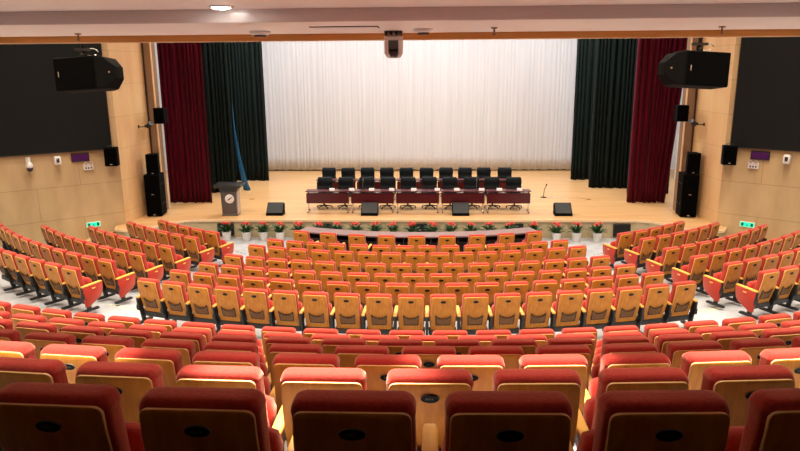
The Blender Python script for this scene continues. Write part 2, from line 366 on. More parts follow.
    bm = BM(); rr_loft(bm, [(.13, 0, .20, .20, .07, .02), (.15, 0, .19, .25, .10, .02), (.235, 0, .19, .25, .09, .02)], n=2); S['underseat_shade'] = (bm, 'black')  # black block added to stand for the shade under the seat
    bm = BM(); prof2 = [(.015, .525), (.485, .550), (.480, .43), (.455, .31), (.40, .24), (.14, .105), (.06, .10), (.035, .30)]
    mt = Matrix(((0, 0, 1, 0), (1, 0, 0, 0), (0, 1, 0, 0), (0, 0, 0, 1)))
    ins = [(.24 + (y-.24)*.95, .35 + (z-.35)*.95) for y, z in prof2]
    loft(bm, [[Vector((y, z, x)) for y, z in q] for q, x in ((ins, -.032), (prof2, -.024), (prof2, .024), (ins, .032))], mtx=mt)
    S['end_panel'] = (bm, 'fabric')
    bm = BM(); rr_loft(bm, [(-.038, .47, -.26, .014, .038, .006), (.038, .47, -.26, .014, .038, .006)], n=2, mtx=Matrix(((0, 0, 1, 0), (0, -1, 0, 0), (1, 0, 0, 0), (0, 0, 0, 1))))
    S['row_tag'] = (bm, 'tag')
    out = {}
    for k, (b_, mm) in S.items():
        o = obj(k, b_, mm); me = o.data
        if k == 'back_shell':
            for p in me.polygons:
                if abs(p.normal.y) < .75: p.material_index = 1
        if k not in ('number_plate', 'net_pocket'): me.set_sharp_from_angle(angle=math.radians(50))
        bpy.data.objects.remove(o); out[k] = me
    return out
SM = seat_meshes()
for k in ('back_shell', 'arm_support', 'end_panel'): pass
def child(nm, me, parent, loc=(0, 0, 0)):
    o = bpy.data.objects.new(nm, me); COL.objects.link(o); o.parent = parent; o.location = loc; return o
HP = .285
def make_seat(left_arm, left_end, right_end, first=[0]):
    t = thing('auditorium_chair', 'seat', 'chair')
    for k in ('back_shell', 'back_cushion', 'number_plate', 'net_pocket', 'seat_cushion', 'underseat_shade'): child(k, SM[k], t)
    for sx, on, end in ((-1, left_arm, left_end), (1, True, right_end)):
        if not on: continue
        child('armrest', SM['armrest'], t, (sx*HP, 0, 0)); child('arm_support', SM['arm_support'], t, (sx*HP, 0, 0))
        if end:
            e = child('end_panel', SM['end_panel'], t, (sx*(HP+.0), 0, 0)); 
            child('row_tag', SM['row_tag'], e)
    return t
PROTO = {}
def seat(kind, R, a, z, label, group):
    x, y = polar(R + .035, a)
    if kind not in PROTO:
        t = make_seat(kind in ('L', 'LE', 'LB'), kind == 'LE', kind == 'RE'); PROTO[kind] = t
        t.location = (x, y, z); t.rotation_euler = (0, 0, a); t['label'] = label; t['group'] = group; return t
    return dup(PROTO[kind], (x, y, z), a, label, group)

P = .57
rows = {7: (16.157, 3.883, 19), 6: (15.223, 3.983, 18), 5: (14.266, 4.093, 17), 4: (13.274, 4.173, 16), 3: (12.204, 4.2185, 15), 2: (11.380, 4.2677, 14)}
aL = {7: 7.203, 6: 6.898, 5: 6.644, 4: 6.33, 3: 6.098, 2: 5.798}
aR = {7: 7.182, 6: 6.906, 5: 6.561, 4: 6.298, 3: 6.113, 2: 5.746}
nS = {7: (6, 3), 6: (11, 6), 5: (9, 9), 4: (7, 8), 3: (6, 6), 2: (5, 5)}
RN = {1: 'desk', 2: 'second', 3: 'third', 4: 'fourth', 5: 'fifth', 6: 'sixth', 7: 'seventh'}
SHADE = 'Red wood-backed seat '
for r, (R, h, n) in rows.items():
    z = EYE - h - SH
    for j in range(n):
        a = (j - (n-1)/2)*P/R
        kind = 'L' if j == 0 else 'M'
        ends = ', left aisle' if j == 0 else (', right aisle' if j == n-1 else '')
        seat(kind, R, a, z, '%s%s from left, %s row, centre block%s' % (SHADE, ORD[j+1], RN[r], ends), 'seats in the centre block')
    for side, A, m_ in ((-1, aL[r], nS[r][0]), (1, aR[r], nS[r][1])):
        for j in range(m_):
            a = side*(A + j*P)/R
            # the aisle-side arm carries a red end panel
            if side < 0: kind = 'RE' if j == 0 else 'M'
            else: kind = 'LE' if j == 0 else 'M'
            where = 'beside the aisle' if j == 0 else '%s from the aisle' % ORD[j+1]
            if j == m_-1 and r < 6: where += ', wall end'
            seat(kind, R, a, z, 'Red wood-backed seat %s, %s row of %s block' % (where, RN[r], 'left' if side < 0 else 'right'),
                 'seats in the %s side block' % ('left' if side < 0 else 'right'))
for j in range(9):
    a = (j-4)*.0795; R = 10.15
    seat('L' if j == 0 else 'M', R, a, .14, 'Red wood-backed seat behind curved desk, %s of nine from left' % ORD[j+1], 'seats behind the curved desk')
UROW = ['front', 'second', 'third', 'fourth', 'fifth', 'sixth', 'nearest']
for i, (R, h) in enumerate(zip(tiersR, tiersH)):
    z = EYE - h - SH - .02; half = (i % 2) * .5
    if i == 6: half = 0
    js = []
    for k in range(-16, 17):
        j = k + half; a = (j*P + .02)/R
        ok = False
        for dx in (-.26, .26):
            for zz in (.7, 1.0):
                x, y = polar(R, a); q = project((x + dx*math.cos(a), y + dx*math.sin(a), z + zz))
                if q and 1 < q[0] < 799 and q[1] < 449: ok = True
        if ok: js.append((j, a))
    for k, (j, a) in enumerate(js):
        seat('L' if k == 0 else 'M', R, a, z, 'Red padded seat, %s visible from left in %s row of the upper tier' % (ORD[k+1], UROW[i]), 'seats in the upper tier')

# ------------------------------------------------------------------ curved desk before the first row
t = thing('curved_desk', 'long curved brown desk in front of the first row of seats', 'desk', (0, YC, 0))
def annl(R0, R1, a0, a1, z0, z1, n=30):
    bm = BM(); rings = []
    for k in range(n+1):
        a = a0 + (a1-a0)*k/n
        rings.append([Vector((R*math.sin(a), -R*math.cos(a), zz)) for R, zz in ((R0, z0), (R1, z0), (R1, z1), (R0, z1))])
    loft(bm, rings); return bm
obj('desktop', annl(8.72, 9.28, -.385, .385, .79, .825), 'deskwood', t, smooth=False)
obj('modesty_panel', annl(8.80, 8.83, -.378, .378, .0, .79), 'deskwood', t, smooth=False)
obj('shelf', annl(8.83, 9.15, -.378, .378, .60, .62), 'deskdark', t, smooth=False)
obj('lining', annl(8.831, 8.84, -.376, .376, .02, .785), 'deskdark', t, smooth=False)
for k in range(10):
    a = -.378 + .756*k/9; obj('divider', annl(8.84, 9.2, a-.0018, a+.0018, 0, .79, 1), 'deskdark', t, smooth=False)

# ------------------------------------------------------------------ stage tables, chairs, name cards
def make_table(label):
    t = thing('conference_table', label, 'table')
    bm = BM(); rr_loft(bm, [(.735, 0, 0, .745, .215, .01), (.74, 0, 0, .75, .22, .01), (.756, 0, 0, .75, .22, .01), (.76, 0, 0, .745, .215, .01)], n=2)
    obj('tabletop', bm, 'mahog', t, smooth=False)
    bm = BM(); box(bm, -.73, .73, -.165, -.147, .33, .68); obj('modesty_panel', bm, 'mahog', t)
    bm = BM(); box(bm, -.70, .70, -.10, .17, .64, .655); obj('shelf', bm, 'mahog', t)
    for s in (-1, 1):
        f = BM(); box(f, s*.69-.02, s*.69+.02, -.03, .03, .07, .735); box(f, s*.69-.02, s*.69+.02, -.21, .21, .055, .085)
        box(f, s*.69-.015, s*.69+.015, -.19, .19, .71, .735)
        lg = obj('leg', f, 'chrome', t, bevel=.005)
        for y in (-.19, .19):
            b = BM(); mt = Matrix.Translation((s*.69, y, .028)) @ Matrix.Rotation(PI/2, 4, 'Y'); lathe(b, [(-.018, .02), (-.014, .028), (.014, .028), (.018, .02)], 12, mtx=mt)
            box(b, s*.69-.006, s*.69+.006, y-.008, y+.008, .045, .062)
            obj('caster', b, 'black', lg)
    return t
tx = [-3.10 + 1.535*k for k in range(5)]
proto = None
NAMES5 = ['leftmost', 'second from left', 'middle', 'fourth from left', 'rightmost']
for row_, (y, nm) in enumerate(((22.44, 'front'), (24.75, 'rear'))):
    for k in range(5):
        lab = 'dark red conference table on chrome casters, %s in the %s row on stage' % (NAMES5[k], nm)
        x = tx[k] - .02 if row_ == 0 else -.12 + 1.508*(k-2)
        if proto is None: proto = make_table(lab); proto.location = (x, y, .6); proto['group'] = 'conference tables on the stage'
        else: dup(proto, (x, y, .6), 0, lab, 'conference tables on the stage')
def make_chair(label):
    t = thing('office_chair', label, 'chair')
    bm = BM(); mt = Matrix.Translation((0, .24, .46)) @ Matrix.Rotation(-.16, 4, 'X') @ Matrix.Scale(1.1, 4, (1, 0, 0))
    lv = [(.02, 0, 0, .20, .02, .015), (.05, 0, 0, .23, .045, .03), (.15, 0, -.01, .245, .055, .035), (.26, 0, -.005, .245, .048, .035), (.30, 0, 0, .24, .040, .03), (.34, 0, -.005, .245, .05, .035), (.46, 0, -.005, .25, .055, .035), (.56, 0, 0, .235, .05, .035), (.60, 0, 0, .21, .03, .02)]
    rr_loft(bm, lv, n=3, mtx=mt); obj('backrest', bm, 'leather', t)
    bm = BM(); rr_loft(bm, [(.42, 0, -.02, .22, .20, .06), (.44, 0, -.02, .25, .24, .07), (.49, 0, -.02, .25, .24, .07), (.52, 0, -.02, .22, .21, .06)], n=3); obj('seat', bm, 'leather', t)
    for s in (-1, 1):
        bm = BM(); tube(bm, [(s*.24, .16, .46), (s*.29, .14, .52), (s*.30, .10, .66), (s*.29, -.16, .67), (s*.28, -.2, .60)], .018, 8); obj('armrest', bm, 'black', t)
    bm = BM(); lathe(bm, [(.07, .035), (.1, .03), (.2, .028), (.42, .028)], 12)
    for k in range(5):
        a = 2*PI*k/5 + .3; tube(bm, [(0, 0, .10), (.28*math.cos(a), .28*math.sin(a), .06)], [.025, .016], 6)
    bs = obj('base', bm, 'black', t)
    for k in range(5):
        a = 2*PI*k/5 + .3; b = BM(); lathe(b, [(-.015, .018), (-.01, .025), (.01, .025), (.015, .018)], 10, mtx=Matrix.Translation((.28*math.cos(a), .28*math.sin(a), .026)) @ Matrix.Rotation(PI/2, 4, 'X'))
        obj('caster', b, 'black', bs)
    return t
proto = None
chF = [-3.36 + .743*k for k in range(10)]; chB = [-3.55 + .755*k for k in range(10)]
rnd = random.Random(4)
for row_, (xs, y, nm) in enumerate(((chF, 23.12, 'front'), (chB, 25.45, 'rear'))):
    for k, x in enumerate(xs):
        lab = 'black leather office chair on stage, %s from left behind the %s tables' % (ORD[k+1], nm)
        rz = rnd.uniform(-.06, .06); loc = (x + rnd.uniform(-.02, .02), y + rnd.uniform(-.03, .03), .6)
        if proto is None: proto = make_chair(lab); proto.location = loc; proto.rotation_euler = (0, 0, rz); proto['group'] = 'office chairs on the stage'
        else: dup(proto, loc, rz, lab, 'office chairs on the stage')
# name cards: folded white card with a small water cup saucer-free look
def card_bm():
    bm = BM(); loft(bm, [[Vector((x, -.055, 0)), Vector((x, .055, 0)), Vector((x, .004, .075)), Vector((x, -.004, .075))] for x in (-.09, .09)]); return bm
cardx = [-2.98, -2.30, -1.62, -.93, -.18, .62, 1.28, 2.12, 2.72, 3.40]
pc = None
for k, x in enumerate(cardx):
    lab = 'white folded name card on the front stage table, %s from left' % ORD[k+1]
    if pc is None:
        pc = tag(obj('name_card', card_bm(), 'paper', loc=(x, 22.42, 1.36), smooth=False), lab, 'card', 'name cards on the front tables')
    else:
        o = pc.copy(); COL.objects.link(o); o.location = (x, 22.42, 1.36); o['label'] = lab
for x, n in ((-1.93, 'third chair from left'), (1.95, 'eighth chair from left')):
    t = thing('table_microphone', 'thin black gooseneck microphone on the stage table before the %s' % n, 'microphone', (x, 22.5, 1.36))
    bm = BM(); rr_loft(bm, [(0, 0, 0, .05, .04, .02), (.03, 0, 0, .045, .035, .02)]); obj('base', bm, 'black', t)
    bm = BM(); tube(bm, [(0, 0, .03), (0, 0, .2), (.01, .02, .3), (.01, .07, .38)], .006, 6); obj('gooseneck', bm, 'silver', t)
    bm = BM(); tube(bm, [(.01, .07, .38), (.01, .11, .42)], .013, 8); obj('head', bm, 'black', t)

# ------------------------------------------------------------------ podium
t = thing('podium', 'dark grey speech podium with round silver emblem at the left of the stage', 'podium', (-6.38, 21.95, .6))
bm = BM(); rr_loft(bm, [(0, 0, 0, .27, .2, .02), (.03, 0, 0, .27, .2, .02), (.05, 0, 0, .25, .18, .02), (.86, 0, 0, .275, .19, .02)], n=2); sharp(obj('body', bm, 'pod', t))
bm = BM(); box(bm, .258, .288, -.165, .165, .06, .86); obj('side_panel', bm, 'podside', t)
bm = BM(); mt = Matrix.Translation((0, 0, .84)) @ Matrix.Rotation(.06, 4, 'X')
rr_loft(bm, [(0, 0, 0, .29, .2, .02), (.14, 0, 0, .31, .22, .02), (.145, 0, 0, .43, .27, .03), (.175, 0, 0, .48, .29, .03), (.225, 0, 0, .48, .29, .03), (.235, 0, 0, .46, .28, .03)], n=2, mtx=mt); sharp(obj('reading_desk', bm, 'podtop', t))
bm = BM(); mt = Matrix.Translation((.03, -.181, .585)) @ Matrix.Rotation(PI/2, 4, 'X')
loft(bm, [circ(0, 0, 0, .155, 28), circ(0, 0, .012, .155, 28), circ(0, 0, .016, .148, 28)], mtx=mt)
e = sharp(obj('emblem', bm, 'white', t))
bm = BM(); mt2 = mt @ Matrix.Rotation(.55, 4, 'Z')
prism(bm, [(-.11, -.012), (-.02, -.022), (.12, -.004), (.12, .012), (-.03, .016)], .016, .021, mtx=mt2); obj('emblem_slash', bm, 'plate', e)
e['label'] = 'round silver emblem with a black slash'
# ------------------------------------------------------------------ floor monitors
proto = None
for k, (x, nm) in enumerate(((-4.87, 'leftmost, beside the podium'), (-1.66, 'before the second stage table'), (1.40, 'before the fourth stage table'), (4.80, 'rightmost, past the tables'))):
    lab = 'black wedge floor monitor at the stage edge, %s' % nm
    if proto is None:
        proto = thing('floor_monitor', lab, 'speaker', (x, 21.78, .6), 0, 'wedge monitors along the stage edge')
        bm = BM(); mt = Matrix(((0, 0, 1, 0), (1, 0, 0, 0), (0, 1, 0, 0), (0, 0, 0, 1)))
        pr_ = [(0, .02), (.02, 0), (.42, 0), (.46, .30), (.42, .37), (.36, .38), (.02, .08)]
        loft(bm, [[Vector((y, z, x_)) for y, z in pr_] for x_ in (-.285, .285)], mtx=mt); obj('cabinet', bm, 'spk', proto, smooth=False, bevel=.008)
        bm = BM(); q = [(.025, .092), (.355, .385), (.345, .396), (.015, .102)]
        loft(bm, [[Vector((y, z, x_)) for y, z in q] for x_ in (-.265, .265)], mtx=mt); obj('grille', bm, 'wedge', proto, smooth=False)
        for s in (-1, 1):
            bm = BM(); box(bm, s*.285-.006, s*.285+.006, .22, .34, .14, .20); obj('handle', bm, 'wedge', proto)
    else: dup(proto, (x, 21.78, .6), 0, lab)
# ------------------------------------------------------------------ bromeliads before the stage
def plant(seed):
    r = random.Random(seed)
    t = thing('potted_bromeliad', 'p', 'plant')
    bm = BM(); loft(bm, [circ(0, 0, z, q, 18) for z, q in ((0, .105), (.01, .112), (.25, .142), (.27, .152), (.30, .152), (.30, .138), (.26, .134))]); o = obj('pot', bm, 'pot', t); sharp(o, 45)
    bm = BM(); lathe(bm, [(.24, .13), (.262, .128)], 14); obj('soil', bm, 'soil', t)
    bm = BM()
    for k in range(44):
        a = r.uniform(0, 2*PI); ln = r.uniform(.28, .39); el = r.uniform(.55, 1.35); w = r.uniform(.020, .032)
        d = Vector((math.cos(a), math.sin(a), 0)); sd = Vector((-d.y, d.x, 0)); prev = None; n = 6
        p = Vector((0, 0, .25)) + d*.02; rows_ = []
        for i in range(n+1):
            u = i/n; e_ = el - 1.3*u*u*(1.3-el*.5); 
            ww = w*math.sin(PI*(.12+.86*u))**.7 + .001
            rows_.append((p.copy(), ww, Vector((0, 0, 1))*math.cos(e_) - d*math.sin(e_)))
            p += (d*math.cos(e_) + Vector((0, 0, 1))*math.sin(e_))*ln/n
        top = [[bm.verts.new(q - sd*ww + nn*.006), bm.verts.new(q), bm.verts.new(q + sd*ww + nn*.006)] for q, ww, nn in rows_]
        bot = [[bm.verts.new(q - sd*ww + nn*.003), bm.verts.new(q - nn*.004), bm.verts.new(q + sd*ww + nn*.003)] for q, ww, nn in rows_]
        for g in (top, bot):
            for A_, B_ in zip(g[:-1], g[1:]):
                for c_ in (0, 1): bm.faces.new((A_[c_], A_[c_+1], B_[c_+1], B_[c_])).smooth = True
    bmesh.ops.recalc_face_normals(bm, faces=bm.faces)
    obj('leaves', bm, 'leaf', t)
    for f in range(3):
        fx, fy, fz = ((-.075, .0, .56), (.06, -.04, .58), (.01, .06, .53))[f]
        bm = BM(); tube(bm, [(fx*.2, fy*.2, .27), (fx*.8, fy*.8, .42), (fx, fy, fz-.03)], .007, 5, 1)
        for k in range(14):
            a = 2.4*k; e_ = .1 + 1.2*k/14; ln = .125 - .003*k
            d = Vector((math.cos(a)*math.cos(e_), math.sin(a)*math.cos(e_), math.sin(e_))); sd = Vector((-math.sin(a), math.cos(a), 0)); b0 = Vector((fx, fy, fz-.02))
            c = b0 + d*ln*.5; tip = b0 + d*ln; nrm = d.cross(sd)*.006
            v = [bm.verts.new(x_) for x_ in (b0, c - sd*.027, tip, c + sd*.027, c + nrm, c - nrm)]
            for q in ((0, 1, 4), (1, 2, 4), (2, 3, 4), (3, 0, 4), (1, 0, 5), (2, 1, 5), (3, 2, 5), (0, 3, 5)): bm.faces.new([v[i] for i in q])
        obj('flower', bm, ['flower', 'leaf'], t, smooth=False)
    return t
plants = [plant(s) for s in (3, 8, 15)]
px_ = [-6.23, -5.57, -5.02, -4.47, -3.87, -3.2, -2.62, -2.02, -1.39, -.82, -.21, .47, 1.05, 1.67, 2.25, 2.9, 3.67, 4.39, 5.02, 5.67]
for k, x in enumerate(px_):
    zone = 'left of the curved desk' if k < 4 else ('right of the curved desk' if k > 16 else 'behind the curved desk')
    lab = 'red-flowered bromeliad in white pot below the stage, %s from left, %s' % (ORD[k+1], zone)
    loc = (x, 20.80 - .03*(k % 2), 0)
    if k < 3: t = plants[k]; t.location = loc; t['label'] = lab; t['group'] = 'potted bromeliads along the stage front'
    else: dup(plants[k % 3], loc, (k*1.7) % 6.28 if k > 16 or k < 4 else (k*.9), lab, 'potted bromeliads along the stage front')
for k, x in enumerate((-6.37, -3.1, .02, 3.12, 6.55)):
    bm = BM(); fr_ = .03
    box(bm, x-.27, x+.27, 21.18, 21.225, .06, .47)
    for i in range(9): box(bm, x-.25, x+.25, 21.17, 21.185, .09+.042*i, .10+.042*i)
    tag(obj('floor_vent', bm, 'vent'), 'black square vent in the stage front, %s' % ('leftmost, behind the first plant pot', 'second from left', 'middle one, behind the plants', 'fourth from left', 'rightmost, clear of the plants')[k], 'vent', 'vents in the stage front')

# ------------------------------------------------------------------ curtains
def drape(name, pts, z0, z1, m, label, fold=.16, amp=.045, seed=1, pinch=None, grp=None, thick=.012, cat='curtain'):
    r = random.Random(seed); bm = BM()
    P_ = [Vector((x, y, 0)) for x, y in pts]; seg = [(b-a).length for a, b in zip(P_[:-1], P_[1:])]; Lt = sum(seg)
    n = max(24, int(Lt/fold*8)); nz = 14; ph = []; acc = 0; k = 0
    amps = []; cur = 1.
    for i in range(n+1):
        acc += 2*PI/8*(1 + .35*math.sin(i*.13+seed) + r.uniform(-.12, .12)); ph.append(acc)
        if i % 8 == 0: cur = r.uniform(.55, 1.25)
        amps.append(cur)
    g = []
    for j in range(nz+1):
        v = j/nz; z = z0 + (z1-z0)*v; rw = []
        for i in range(n+1):
            s_ = Lt*i/n; q = 0
            while q < len(seg)-1 and s_ > seg[q]: s_ -= seg[q]; q += 1
            d = (P_[q+1]-P_[q]).normalized(); p = P_[q] + d*s_; nn = Vector((-d.y, d.x, 0))
            A_ = amp*amps[i]*(1.0 + .25*(1-v)); p = p + nn*A_*math.sin(ph[i] + .25*math.sin(3*v+i*.05)) + d*A_*.35*math.cos(ph[i])
            if pinch: p = Vector(pinch(p, v, i/n))
            rw.append(bm.verts.new((p.x, p.y, z + (.015*math.sin(ph[i]*.5) if j == 0 else 0))))
        g.append(rw)
    for a, b in zip(g[:-1], g[1:]):
        for i in range(n): bm.faces.new((a[i], a[i+1], b[i+1], b[i])).smooth = True
    o = obj(name, bm, m); sd = o.modifiers.new('cloth', 'SOLIDIFY'); sd.thickness = thick
    return tag(o, label, cat, grp)
CT = 8.9
def pinR(p, v, u):
    k = (1-v)**1.5; return (p.x - .42*k*max(0, (p.x-8.0)/1.2), p.y, p.z)
drape('red_curtain', [(-9.28, 24.0), (-7.68, 24.05)], .615, CT, 'redvel', 'tall dark red velvet curtain at the left side of the stage', .17, .06, 1)
drape('red_curtain', [(7.52, 24.1), (9.25, 24.1)], .615, CT, 'redvel', 'tall dark red velvet curtain at the right side of the stage', .17, .06, 2, pinch=pinR)
drape('green_curtain', [(-9.6, 26.0), (-7.30, 26.1)], .615, CT, 'grnvel', 'dark green velvet curtain beside the left red curtain, front one', .17, .05, 3)
drape('green_curtain', [(-9.4, 29.0), (-6.74, 29.0)], .615, CT, 'grnvel', 'dark green velvet curtain next to the white backdrop on the left', .17, .05, 4)
drape('green_curtain', [(8.0, 25.9), (9.6, 25.9)], .615, CT, 'grnvel', 'narrow dark green curtain edge just behind the right red curtain', .17, .05, 5)
drape('green_curtain', [(6.83, 27.2), (8.6, 27.0)], .615, CT, 'grnvel', 'dark green velvet curtain in the middle on the right of the stage', .17, .05, 6)
drape('green_curtain', [(6.52, 29.15), (9.0, 29.15)], .615, CT, 'grnvel', 'dark green velvet curtain next to the white backdrop on the right', .17, .05, 7)
drape('white_backdrop', [(-9.2, 31.9), (9.2, 31.9)], .66, 9.4, 'whitecur', 'wide white pleated backdrop curtain across the rear of the stage', .20, .007, 8)
drape('blue_banner', [(-7.46, 26.55), (-7.30, 26.5)], .62, 5.6, 'blue', 'narrow bright blue cloth strip hanging against the left green curtain', .11, .02, 9,
      pinch=lambda p, v, u: (p.x - .10 + .42*(1-v)**3.0 + (.16*(u-.5))*(1-v)**4 - (u-.5)*.15*v**.6, p.y, p.z))

# ------------------------------------------------------------------ side walls: screens and equipment
for s, s0, nm in ((-1, .20, 'left'), (1, .17, 'right')):
    loc, rz = on_wall(s, s0, 0, .0)
    t = thing('led_screen', 'large black led video screen on the %s side wall' % nm, 'screen', (*loc[:2], 3.03), rz)
    d = 1 if s < 0 else -1
    def bx_(a, b, y0, y1, z0, z1): 
        bm = BM(); box(bm, min(d*a, d*b), max(d*a, d*b), y0, y1, z0, z1); return bm
    obj('panel', bx_(0.02, 6.2, .0, .09, .03, 4.0), 'screen', t)
    f = bx_(0, 6.22, .0, .10, 0, .03); box(f, min(0, d*.02), max(0, d*.02), 0, .10, .03, 4.0); obj('frame', f, 'black', t)
def wall_speaker(s, s0, z0, label):
    loc, rz = on_wall(s, s0, z0, .0); t = thing('wall_speaker', label, 'speaker', loc, rz)
    turn = Matrix.Translation((0, .28, 0)) @ Matrix.Rotation(-.45*(-s), 4, 'Z')
    bm = BM(); rr_loft(bm, [(0, 0, 0, .18, .15, .02), (.01, 0, 0, .19, .16, .02), (.56, 0, 0, .19, .16, .02), (.57, 0, 0, .18, .15, .02)], n=2, mtx=turn); sharp(obj('cabinet', bm, 'spk', t))
    bm = BM(); box(bm, -.17, .17, .158, .172, .03, .54, 0, turn); g = obj('grille', bm, 'grille', t)
    bm = BM(); box(bm, -.03, .03, .172, .178, .05, .07, 0, turn); obj('badge', bm, 'silver', g)
    bm = BM(); box(bm, -.03, .03, 0, .2, .26, .30); box(bm, -.06, .06, 0, .015, .20, .36); tube(bm, [(-.1, .25, .575), (-.1, .25, .61), (.1, .25, .61), (.1, .25, .575)], .01, 6); obj('bracket', bm, 'black', t)
wall_speaker(-1, .28, 2.54, 'small black loudspeaker on the left wall under the screen corner')
wall_speaker(1, .22, 2.54, 'small black loudspeaker on the right wall under the screen corner')
for s, s0, nm in ((-1, 1.13, 'left'), (1, 1.0, 'right')):
    loc, rz = on_wall(s, s0, 2.72); t = thing('message_display', 'narrow purple-lit message display on the %s wall below the screen' % nm, 'display', loc, rz)
    bm = BM(); box(bm, -.25, .25, 0, .06, 0, .25); obj('housing', bm, 'black', t, bevel=.006)
    bm = BM(); box(bm, -.225, .225, .06, .064, .03, .22); obj('screen', bm, 'purple', t)
for s, s0, nm in ((-1, .93, 'left'), (1, .85, 'right')):
    loc, rz = on_wall(s, s0, 2.45); t = thing('emergency_light', 'white twin-headed emergency light on the %s wall under the display' % nm, 'light', loc, rz)
    bm = BM(); rr_loft(bm, [(0, 0, .035, .14, .035, .01), (.18, 0, .035, .14, .035, .01)], n=2); sharp(obj('housing', bm, 'white', t))
    for q in (-.07, .07):
        bm = BM(); mt = Matrix.Translation((q, .07, .20)) @ Matrix.Rotation(-PI/2, 4, 'X'); lathe(bm, [(-.03, .03), (0, .045), (.05, .05)], 14, mtx=mt); hd = sharp(obj('lamp_head', bm, 'white', t))
        bm = BM(); lathe(bm, [(.05, .042), (.054, .04)], 14, mtx=mt); obj('lens', bm, 'silver', hd)
    for q in (-.075, .0, .075):
        bm = BM(); box(bm, q-.02, q+.02, .07, .073, .03, .08); obj('label_patch', bm, 'black', t)
for s, s0, z0, nm in ((-1, 1.78, 2.69, 'left'), (1, 1.72, 2.68, 'right')):
    loc, rz = on_wall(s, s0, z0); t = thing('security_camera', 'boxy white security camera on the %s wall below the screen' % nm, 'camera', loc, rz)
    bm = BM(); rr_loft(bm, [(0, 0, .12, .08, .1, .03), (.02, 0, .12, .09, .11, .03), (.20, 0, .12, .09, .11, .03), (.25, 0, .11, .07, .09, .03)], n=3); sharp(obj('body', bm, 'white', t), 50)
    bm = BM(); rr_loft(bm, [(.07, 0, .20, .045, .04, .02), (.20, 0, .20, .045, .04, .02)], n=3); obj('lens', bm, 'lens', t)
    bm = BM(); box(bm, -.04, .04, 0, .05, .05, .2); obj('bracket', bm, 'white', t)
loc, rz = on_wall(-1, 2.53, 2.55); t = thing('dome_camera', 'white pan-tilt dome camera with black eye on the left wall', 'camera', loc, rz)
bm = BM(); box(bm, -.06, .06, 0, .04, .24, .42); tube(bm, [(0, .03, .36), (0, .12, .37), (0, .17, .33), (0, .17, .26)], .03, 10); sharp(obj('bracket', bm, 'white', t))
bm = BM(); lathe(bm, [(.12, .09), (.16, .098), (.22, .09), (.27, .05), (.28, .03)], 18, cy=.17); obj('housing', bm, 'white', t)
bm = BM(); lathe(bm, [(.0, .012), (.01, .045), (.04, .075), (.08, .088), (.12, .088)], 18, cy=.17); obj('dome', bm, 'lens', t)
for s, s0, z0, nm in ((-1, .97, .64, 'left'), (1, .86, .66, 'right')):
    loc, rz = on_wall(s, s0, z0); t = thing('exit_sign', 'lit green exit sign with running figure low on the %s side wall' % nm, 'sign', loc, rz)
    bm = BM(); box(bm, -.21, .21, 0, .03, 0, .17); obj('housing', bm, 'white', t, bevel=.006)
    bm = BM(); box(bm, -.19, .19, .03, .034, .02, .15); obj('face', bm, 'exit', t)
    bm = BM(); mt = Matrix.Translation((0, .034, 0)) @ Matrix.Rotation(PI/2, 4, 'X') @ Matrix.Scale(-1, 4, (0, 0, 1))
    def pb(pts): loft(bm, [[Vector((x, .034, z)) for x, z in pts], [Vector((x, .037, z)) for x, z in pts]])
    for x0 in (-.165, .095): 
        pb([(x0, .035), (x0+.07, .035), (x0+.07, .135), (x0, .135)])
    pb([(-.03, .03), (-.015, .03), (.005, .075), (-.005, .09), (-.02, .07)]); pb([(.0, .06), (.03, .045), (.035, .055), (.012, .085)]); pb([(-.012, .10), (.008, .075), (.02, .085), (.004, .115)]); pb([(.01, .12), (.024, .12), (.024, .135), (.01, .135)])
    obj('pictogram', bm, 'exitdark', t)

